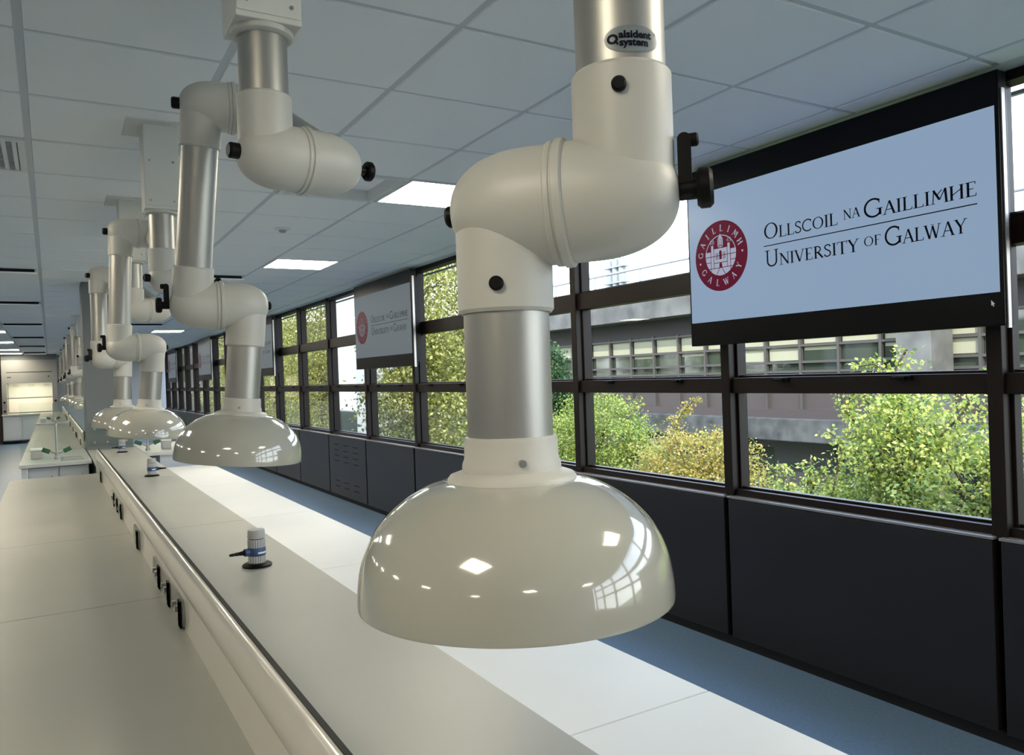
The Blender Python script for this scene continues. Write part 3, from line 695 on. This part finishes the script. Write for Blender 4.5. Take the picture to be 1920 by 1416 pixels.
def screen(yR, label, img, inkm, mar, sw, dim=False):
    """wall screen; yR = its end nearest the viewer"""
    XS = 3.052; yL = yR+1.645
    t = thing('wall_screen', label, 'screen', (XS+.03, (yL+yR)/2, H0+.12), 'large wall screens hung along the windows'); O = t.location
    obj('casing', box(NB(), XS, XS+.06, yR, yL, H0+.118, H0+1.068), MT['tvbody'], t, sm=False, org=O, bevel=.004)
    obj('edge_strip', box(NB(), XS+.012, XS+.034, yR-.006, yR-.001, H0+.108, H0+1.0), MT['silver'], t, sm=False, org=O)
    for yy in (yR+.09, yL-.09): obj('bracket', box(NB(), XS+.06, 3.165, yy-.03, yy+.03, H0+.16, H0+1.0), MT['tvbody'], t, sm=False, org=O)
    yd = yL-.012
    def P(u, v, k): return Vector((XS-.0006*k, yd-u, H0+v))
    def quad(bm, pts, k): bm.faces.new([bm.verts.new(P(u, v, k)) for u, v in pts])
    b = NB(); quad(b, [(0, .243), (1.618, .243), (1.618, .937), (0, .937)], 1); im = obj('display', b, img, t, sm=False, org=O)
    b = NB(); f1 = lambda u, v: P(u, v, 2.2)
    word(b, [('O', .080), ('LLSCOIL', .056)], .516, .938, .617, f1); word(b, [('NA', .043)], .965, 1.050, .633, f1)
    word(b, [('G', .080), ('AILLIMHE', .056)], 1.066, 1.548, .617, f1)
    stroke(b, [(.516, .586), (1.546, .586)], .0045, f1)
    word(b, [('U', .080), ('NIVERSITY', .056)], .520, 1.040, .483, f1); word(b, [('OF', .043)], 1.062, 1.145, .497, f1)
    word(b, [('G', .080), ('ALWAY', .056)], 1.160, 1.506, .483, f1)
    obj('lettering', b, inkm, im, sm=False, org=O)
    cu, cv, RS = .228, .584, .184
    b = NB(); b.faces.new([b.verts.new(P(cu+RS*math.cos(2*PI*k/64), cv+RS*math.sin(2*PI*k/64), 2)) for k in range(64)])
    obj('round_seal', b, mar, im, sm=False, org=O)
    b = NB(); fs = lambda u, v: P(cu+u, cv+v, 3.2)
    arcword(b, 'GAILLIMH', .128, 172, 22, .034, fs)
    arcword(b, 'GALWAY', .124, 212, 332, .034, fs, True)
    for a in (190, 2):
        b.faces.new([b.verts.new(fs(.150*math.cos(math.radians(a))+.006*math.cos(2*PI*k/10), .150*math.sin(math.radians(a))+.006*math.sin(2*PI*k/10))) for k in range(10)])
    stroke(b, arc(0, .0, .107, .107, 5, 175, 30), .0045, fs)
    # lower half: castle ground, walls, piers, gate and tower
    low = arc(0, .004, .107, .107, 180, 360, 24)
    b.faces.new([b.verts.new(fs(u, v)) for u, v in low])
    rects = [(-.107, .004, -.06, .028), (.06, .004, .107, .028), (-.052, .0, .052, .040), (-.066, -.07, -.050, .060), (.050, -.07, .066, .060), (-.018, .045, .018, .085)]
    for (a0, b0, a1, b1) in rects: b.faces.new([b.verts.new(fs(u, v)) for u, v in ((a0, b0), (a1, b0), (a1, b1), (a0, b1))])
    b.faces.new([b.verts.new(fs(u, v)) for u, v in ((-.020, .087), (.020, .087), (.008, .102), (0, .118), (-.008, .102))])
    b.faces.new([b.verts.new(fs(u, v)) for u, v in ((-.030, .042), (.030, .042), (0, .060))])
    word(b, [('18', .022)], -.075, -.042, .066, fs); word(b, [('45', .022)], .042, .075, .066, fs)
    obj('seal_drawing', b, sw, im, sm=False, org=O)
    b = NB(); fd = lambda u, v: P(cu+u, cv+v, 4.2)
    for u, v0, v1 in ((-.047, -.06, .045), (.047, -.06, .045), (-.069, -.08, .04), (.069, -.08, .04), (-.008, .046, .082), (.008, .046, .082)): stroke(b, [(u, v0), (u, v1)], .0035, fd)
    for v, u0, u1 in ((.002, -.105, .105), (-.028, -.103, -.07), (-.028, .07, .103), (-.035, -.046, .046), (-.062, -.088, .088), (.043, -.045, .045)): stroke(b, [(u0, v), (u1, v)], .0035, fd)
    stroke(b, [(-.030, .040), (0, .058), (.030, .040)], .004, fd)
    for u in (-.030, -.020, .020, .030): stroke(b, [(u, -.018), (u, .018)], .004, fd)
    for (w_, y0_, y1_) in ((.009, -.018, .020), (.010, -.062, -.046)):
        b.faces.new([b.verts.new(fd(u, v)) for u, v in [(w_, y0_)] + arc(0, y1_, w_, w_, 0, 180, 8) + [(-w_, y0_)]])
    stroke(b, [(-.032, -.100), (-.008, -.064)], .0035, fd); stroke(b, [(.032, -.100), (.008, -.064)], .0035, fd)
    obj('seal_shading', b, mar, im, sm=False, org=O)
    if not dim:
        b = NB(); b.faces.new([b.verts.new(P(1.585+u, .215+v, 2)) for u, v in ((0, 0), (.014, -.016), (.008, -.016), (.011, -.024), (.007, -.025), (.004, -.018), (0, -.021))])
        obj('pointer', b, MT['whitep'], t, sm=False, org=O)
    return t
screen(1.550, 'nearest large wall screen showing a bright blue slide with maroon seal', MT['tvimg'], MT['ink'], MT['maroon'], MT['sealw'])
s2 = screen(7.03, 'second wall screen, its slide dim and seen at an angle', MT['tvimg2'], MT['ink2'], MT['maroon2'], MT['sealw2'], True)
for k, nm in ((1, 'third'), (2, 'fourth'), (3, 'fifth')):
    c = copy_tree(s2); c.location = s2.location + Vector((0, 5.55*k, 0)); c['label'] = nm + ' wall screen from the viewer, edge on and far down the windows'

# ================================================================== FAR END: fume cupboard and door
t = thing('fume_cupboard', 'white fume cupboard with brightly lit interior against the far wall', 'fume cupboard', (-.5, 27.35, 0)); O = t.location
x0, x1, yf, yk = -1.22, .18, 27.0, 27.88
b = NB()
box(b, x0, x0+.12, yf, yk, .85, 2.45); box(b, x1-.12, x1, yf, yk, .85, 2.45); box(b, x0+.12, x1-.12, yf, yk, H0+.30, 2.45); box(b, x0+.12, x1-.12, yf, yf+.018, H0+.25, H0+.30); box(b, x0+.12, x1-.12, yk-.03, yk, .9, H0+.3)
obj('housing', b, MT['housing'], t, sm=False, org=O)
obj('liner', box(NB(), x0+.13, x1-.13, yk-.06, yk-.032, .9, H0+.29), MT['fumew'], t, sm=False, org=O)
obj('lamp', box(NB(), x0+.20, x1-.20, yf+.10, yf+.45, H0+.285, H0+.298), MT['fumelamp'], t, sm=False, org=O)
obj('work_surface', box(NB(), x0-.02, x1+.02, yf-.05, yk, .83, .87), MT['edge'], t, sm=False, org=O)
sa = obj('sash', box(NB(), x0+.12, x1-.12, yf+.02, yf+.028, H0-.20, H0+.25), MT['splash'], t, sm=False, org=O)
obj('sash_handle', box(NB(), x0+.12, x1-.12, yf-.02, yf+.03, H0-.20, H0-.17), MT['steel'], sa, sm=False, org=O)
b = NB()
for i in range(3):
    for j in range(5): box(b, x0+.25+i*.40+j*.03, x0+.258+i*.40+j*.03, yk-.07, yk-.058, H0+.14+.02*(j % 2), H0+.22)
obj('baffle_slots', b, MT['ribgrey'], t, sm=False, org=O)
b = NB(); box(b, x0+.12, x1-.12, yf-.004, yf+.002, H0+.565, H0+.58); box(b, x0+.14, x0+.24, yf-.006, yf, H0+.42, H0+.44); box(b, x1-.24, x1-.20, yf-.006, yf, H0+.42, H0+.45)
obj('control_strip', b, MT['black'], t, sm=False, org=O)
b = NB()
b.free()
for (x, z) in ((x0+.06, H0-.30), (x0+.06, H0-.56), (x1-.06, H0-.30)):
    obj('control_knob', cyl(NB(), (x, yf-.04, z), (x, yf, z), .03, 14), MT['black'], t, org=O)
obj('under_unit', box(NB(), x0, x1, yf+.02, yk, .1, .83), MT['cab'], t, sm=False, org=O)
for d in range(3):
    a = x0+.02+d*.46
    dr = obj('door', box(NB(), a, a+.44, yf, yf+.018, .12, .80), MT['cab'], t, sm=False, org=O, bevel=.004)
obj('upper_fascia', box(NB(), x0, x1, yf+.05, yk, 2.452, ZC-.01), MT['column'], t, sm=False, org=O)
d1 = thing('door_1', '', '', (-1.75, 27.88, 0), kind='structure'); O = d1.location
obj('door_leaf', box(NB(), -2.2, -1.28, 27.80, 27.85, .01, 2.1), MT['brown'], d1, sm=False, org=O)
obj('door_frame', box(NB(), -2.28, -1.225, 27.85, 27.90, 0, 2.62), MT['brown'], d1, sm=False, org=O)
obj('door_handle', tube(NB(), [(-1.4, 27.76, 1.0), (-1.52, 27.76, 1.0)], .01, 8), MT['steel'], d1, org=O)

# ================================================================== OUTSIDE
g0 = -4.0
struct('ground', box(NB(), 3.6, 80, -40, 110, g0-.3, g0), MT['grass'], sm=False)
struct('facade_below', box(NB(), 3.25, 3.5, -10, 40, g0, -.0), MT['concd'], sm=False)
# opposite block
t = thing('campus_building', 'long concrete two storey block with cream blinds across the courtyard', 'building', (19, 20, g0)); O = t.location
zz = lambda v: H0+v
obj('roof_fascia', box(NB(), 18.2, 19.2, -8, 60, zz(1.78), zz(2.62)), MT['concrete'], t, sm=False, org=O, bevel=.02)
obj('roof', box(NB(), 19.2, 32, -8, 60, zz(1.9), zz(2.45)), MT['concd'], t, sm=False, org=O)
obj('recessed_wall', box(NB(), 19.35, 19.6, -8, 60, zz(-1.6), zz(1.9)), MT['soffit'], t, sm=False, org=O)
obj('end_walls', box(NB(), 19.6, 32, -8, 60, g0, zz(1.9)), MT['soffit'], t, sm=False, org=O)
obj('ledge', box(NB(), 18.5, 19.4, -8, 60, zz(-2.25), zz(-1.58)), MT['concd'], t, sm=False, org=O, bevel=.03)
b = NB(); box(b, 18.75, 19.4, -8, 60, zz(-1.58), zz(-1.35)); obj('kerb', b, MT['spandrel'], t, sm=False, org=O)
W0 = 1.30; ny = 40; rnd = random.Random(4)
b = NB(); y_ = -4.0
for k in range(48):
    yy = -4+W0*k
    box(b, 19.10, 19.22, yy-.04, yy+.04, zz(-1.35), zz(1.2))
for z in (-.22, .06, .55, 1.12): box(b, 19.11, 19.23, -4, 58.4, zz(z)-.035, zz(z)+.035)
obj('facade_frame', b, MT['oframe'], t, sm=False, org=O)
obj('spandrel_panels', box(NB(), 19.20, 19.26, -4, 58, zz(-1.35), zz(-.22)), MT['spandrel'], t, sm=False, org=O)
cnt = 0
for k in range(6, 30):
    yy = -4+W0*k; dark = yy < 9.6
    wn = obj('window', box(NB(), 19.24, 19.26, yy+.04, yy+W0-.04, zz(-.19), zz(1.1)), MT['oglass'], t, sm=False, org=O)
    if not dark:
        b = NB(); full = rnd.random() < .35
        box(b, 19.225, 19.237, yy+.08, yy+W0-.08, zz(.60), zz(1.08))
        lowz = .12 if full else (.40 if rnd.random() < .5 else .50)
        if rnd.random() < .8: box(b, 19.225, 19.237, yy+.08, yy+W0-.08, zz(lowz), zz(.50))
        obj('blind', b, MT['blind'], wn, sm=False, org=O)
for yy in (11.45, 35.0):
    p = obj('pier', box(NB(), 18.15, 19.1, yy-.52, yy+.38, g0, zz(1.8)), MT['concrete'], t, sm=False, org=O, bevel=.02)
b = NB()
for k in range(14): box(b, 19.58, 19.62, -3+4*k, -1.2+4*k, g0+.9, zz(-2.6))
obj('ground_windows', b, MT['oglass'], t, sm=False, org=O)
b = NB()
for k in range(18): cyl(b, (20.3, 3+3*k, zz(2.4)), (20.3, 3+3*k, zz(4.05)), .045, 8)
for z in (3.25, 4.03): cyl(b, (20.3, -4, zz(z)), (20.3, 58, zz(z)), .05, 8)
obj('roof_railing', b, MT['rail'], t, org=O)
b = NB()
for dy in (0, .45, .9): cyl(b, (22, 27.2+dy, zz(2.4)), (22, 27.2+dy, zz(5.0)), .17, 16)
for z in (3.2, 3.9, 4.6): box(b, 21.8, 22.2, 26.9, 28.4, zz(z), zz(z)+.07)
obj('roof_flues', b, MT['rail'], t, org=O)
# bright pier and return wing on the left
t = thing('stair_tower', 'white rendered wall and dark glazing seen between the trees', 'building', (8.6, 22.5, g0)); O = t.location
obj('tower_wall', box(NB(), 7.9, 9.1, 21.0, 22.55, g0, zz(4.0)), MT['render_'], t, sm=False, org=O)
obj('tower_glazing', box(NB(), 7.95, 8.6, 22.55, 24.8, g0, zz(4.0)), MT['oglass'], t, sm=False, org=O)

# added block: stands in for dark reflections in the far panes
t = thing('added_end_block', 'brown block added at the courtyard end for dark reflections in the last windows', 'building', (10, 52, g0)); O = t.location
obj('wall', box(NB(), 3.6, 17.5, 50, 58, g0, zz(3.0)), MT['spandrel'], t, sm=False, org=O)
obj('roof_fascia', box(NB(), 3.5, 17.6, 49.4, 58.2, zz(3.0), zz(3.8)), MT['concd'], t, sm=False, org=O)
for k in range(8):
    for z in (-2.6, .3): obj('window', box(NB(), 4.2+1.65*k, 5.5+1.65*k, 49.94, 50.0, zz(z), zz(z+1.6)), MT['oglass'], t, sm=False, org=O)

def leaf_cloud(rs, centres, spread, per, size, flat=.6):
    """numpy cloud of folded leaf blades around the cluster centres"""
    n = len(centres)*per
    c = np.repeat(centres, per, axis=0) + rs.normal(0, 1, (n, 3))*spread*np.array([1, 1, flat])
    d = rs.normal(0, 1, (n, 3)); d[:, 2] -= .3; d /= np.linalg.norm(d, axis=1)[:, None]
    nn = rs.normal(0, 1, (n, 3)); nn[:, 2] = np.abs(nn[:, 2])+.5; nn /= np.linalg.norm(nn, axis=1)[:, None]
    s = np.cross(d, nn); s /= np.linalg.norm(s, axis=1)[:, None]+1e-9
    L_ = size*rs.uniform(.6, 1.25, (n, 1))
    v = np.stack([c, c+d*L_*.5+s*L_*.32+nn*L_*.08, c+d*L_, c+d*L_*.5-s*L_*.32+nn*L_*.08], 1).reshape(-1, 3)
    return v, n
def make_foliage(name, parent, v, n, m, org):
    me = bpy.data.meshes.new(name); v = v-np.array(org)
    me.vertices.add(len(v)); me.vertices.foreach_set('co', v.astype(np.float32).ravel())
    me.loops.add(4*n); me.loops.foreach_set('vertex_index', np.arange(4*n, dtype=np.int32))
    me.polygons.add(n); me.polygons.foreach_set('loop_start', np.arange(0, 4*n, 4, dtype=np.int32))
    me.update(calc_edges=True); me.validate(); me.materials.append(m)
    o = bpy.data.objects.new(name, me); C.objects.link(o); o.parent = parent; return o
def plant(kind, label, cat, base2, lobes, m, per, size, seed, spread=.16, sprays=(), group=None, shell=.5, dens=1.0):
    """lobes: (x, y, z above eye, rx, ry, rz, clusters); sprays: polylines of free shoots"""
    rs = np.random.RandomState(seed); base = Vector((base2[0], base2[1], g0)); t = thing(kind, label, cat, base, group)
    allc = []; b = NB(); top0 = max(lobes, key=lambda q: q[2])
    top = Vector((top0[0], top0[1], zz(top0[2]))); tr = .05+.012*(top.z-g0)
    mid = base.lerp(top, .5)+Vector((rs.uniform(-.15, .15), rs.uniform(-.15, .15), 0))
    tube(b, [base, mid, top], [tr, tr*.75, tr*.3], 10)
    for (x, y, z, rx, ry, rz, nc) in lobes:
        nc = int(nc*dens)
        d = rs.normal(0, 1, (nc, 3)); d /= np.linalg.norm(d, axis=1)[:, None]; ph = rs.uniform(0, 6, 6)
        lump = 1+.13*np.sin(6*d[:, 0]+ph[0])*np.sin(5*d[:, 1]+ph[1])+.10*np.sin(7*d[:, 2]+ph[2])+rs.normal(0, .05, nc)
        rr = (shell+(1-shell)*rs.uniform(0, 1, nc)**.5)*lump
        cc = np.array([x, y, zz(z)])+d*np.array([rx, ry, rz])*rr[:, None]; allc.append(cc)
        c0 = Vector((x, y, zz(z))); s_ = base.lerp(top, .55)
        tube(b, [s_, s_.lerp(c0, .6)+Vector((0, 0, .08)), c0], [tr*.5, tr*.4, tr*.25], 8)
        for q in range(0, nc, max(1, nc//14)):
            e_ = Vector(cc[q]); k_ = c0.lerp(e_, .5)+Vector((rs.uniform(-.06, .06), rs.uniform(-.06, .06), .06))
            tube(b, [c0, k_, e_], [tr*.22, tr*.13, tr*.06], 6)
    extra = []
    for line in sprays:
        pts = [Vector((p[0], p[1], zz(p[2]))) for p in line]; tube(b, pts, [.011]*len(pts), 6)
        for p, q in zip(pts, pts[1:]):
            m_ = max(2, int((q-p).length/.045))
            for k in range(m_): extra.append(p.lerp(q, (k+1)/m_)+Vector((rs.normal(0, .02), rs.normal(0, .03), rs.normal(0, .02))))
    obj('trunk', b, MT['bark'], t, org=base)
    v, n = leaf_cloud(rs, np.concatenate(allc), spread, per, size)
    if extra:
        v2, n2 = leaf_cloud(rs, np.array([list(e) for e in extra]), .045, 16, size); v = np.concatenate([v, v2]); n += n2
    make_foliage('foliage', t, v, n, m, base)
    return t
plant('garden_shrub', 'dense green shrub outside, left of the yellow one', 'shrub', (9.3, 12.2),
      [(9.2, 12.2, -1.38, .95, 1.10, .90, 420), (9.2, 11.35, -2.15, .85, .75, .9, 300), (9.3, 13.2, -1.75, .85, .80, 1.0, 240), (9.3, 12.2, -2.9, 1.0, 1.3, 1.1, 260)], MT['lf_green'], 44, .052, 1, .10)
plant('garden_shrub', 'yellow and orange autumn shrub outside the middle window', 'shrub', (9.0, 9.55),
      [(9.0, 9.62, -1.72, .80, .85, .75, 330), (9.0, 10.25, -2.2, .6, .6, .7, 200), (9.0, 8.75, -1.95, .7, .70, .8, 260), (9.0, 9.5, -2.9, .9, 1.1, 1.0, 220)], MT['lf_yellow'], 36, .05, 2, .10,
      [((9, 9.85, -1.1), (9, 9.80, -.85), (9, 9.6, -.62)), ((9, 9.75, -.8), (9, 9.45, -.55), (9, 9.30, -.50)), ((9, 9.85, -1.0), (9, 10.0, -.80)), ((9, 9.0, -1.3), (9, 8.9, -1.0))])
plant('garden_shrub', 'bright lime green shrub with upright sprays below the nearest screen', 'shrub', (6.7, 4.0),
      [(6.75, 3.65, -1.30, .75, .95, .88, 430), (6.5, 4.25, -.78, .38, .42, .48, 190), (6.6, 4.75, -1.65, .5, .55, .55, 230), (6.8, 2.95, -1.0, .55, .55, .75, 260), (6.7, 3.9, -2.4, .85, 1.2, 1.0, 330)], MT['lf_lime'], 34, .046, 3, .075,
      [((6.5, 4.48, -.99), (6.5, 4.69, -.51), (6.5, 4.79, -.30)), ((6.5, 4.2, -.40), (6.5, 4.24, -.06), (6.5, 4.13, .10)), ((6.5, 4.22, -.15), (6.5, 4.45, -.02), (6.5, 4.67, -.05)), ((6.5, 3.9, -.7), (6.5, 3.68, -.48), (6.5, 3.60, -.36)),
       ((6.5, 4.95, -1.3), (6.5, 4.81, -.76), (6.5, 4.96, -.67)), ((6.5, 4.5, -.45), (6.5, 4.62, -.15)), ((6.5, 4.66, -.6), (6.5, 4.8, -.42), (6.5, 4.66, -.28)), ((6.5, 3.3, -.4), (6.5, 3.4, -.15))])
plant('garden_shrub', 'lower green shrub at the foot of the lime one', 'shrub', (6.7, 5.6),
      [(6.6, 5.35, -1.75, .45, .50, .50, 230), (6.7, 5.7, -2.4, .7, .6, .8, 240)], MT['lf_lime'], 34, .046, 5, .075,
      [((6.5, 5.3, -1.5), (6.5, 5.19, -1.05), (6.5, 5.18, -.95)), ((6.5, 5.5, -1.5), (6.5, 5.46, -1.19), (6.5, 5.58, -1.03)), ((6.5, 5.7, -1.7), (6.5, 5.81, -1.39)), ((6.5, 5.2, -1.3), (6.5, 5.05, -1.02))])
plant('garden_shrub', 'green shrub outside at the right end of the windows', 'shrub', (7.2, 1.4),
      [(7.2, 1.6, -1.2, .9, .9, 1.2, 330), (7.2, 1.2, -2.6, 1.0, 1.1, 1.1, 220)], MT['lf_lime'], 34, .05, 6, .09)
plant('conifer', 'dark evergreen tree against the opposite block, right of the birches', 'tree', (13.5, 20.6),
      [(13.5, 20.6, -.4, .7, .8, 1.2, 200), (13.5, 20.6, -1.8, 1.0, 1.2, 1.3, 300), (13.5, 20.6, -3.2, 1.2, 1.4, 1.3, 300)], MT['lf_dark'], 36, .11, 7, .16)
for k, (x, y, r_, l) in enumerate(((9.2, 17.8, 1.5, 'first leafy birch from the right, behind the nearest arm'), (6.4, 14.6, .95, 'slim leafy birch closest to the glass'),
        (8.9, 29.0, 1.8, 'leafy birch just left of the white stair wall'), (8.6, 35.0, 2.0, 'leafy birch far along the courtyard'), (8.8, 42.0, 2.3, 'farthest leafy birch, seen edge on through the last windows'))):
    hi = 3.2 if k != 1 else 1.2
    plant('birch_tree', l, 'tree', (x, y), [(x, y, hi, r_*.7, r_*.8, 1.8, 240), (x, y, hi-1.8, r_, r_*1.2, 1.9, 420), (x, y, hi-3.8, r_*1.05, r_*1.25, 1.9, 420), (x, y, hi-5.6, r_, r_*1.2, 1.5, 200)],
          MT['lf_birch'], 30, .085, 20+k, .20, group='birch trees in the courtyard', shell=.3)
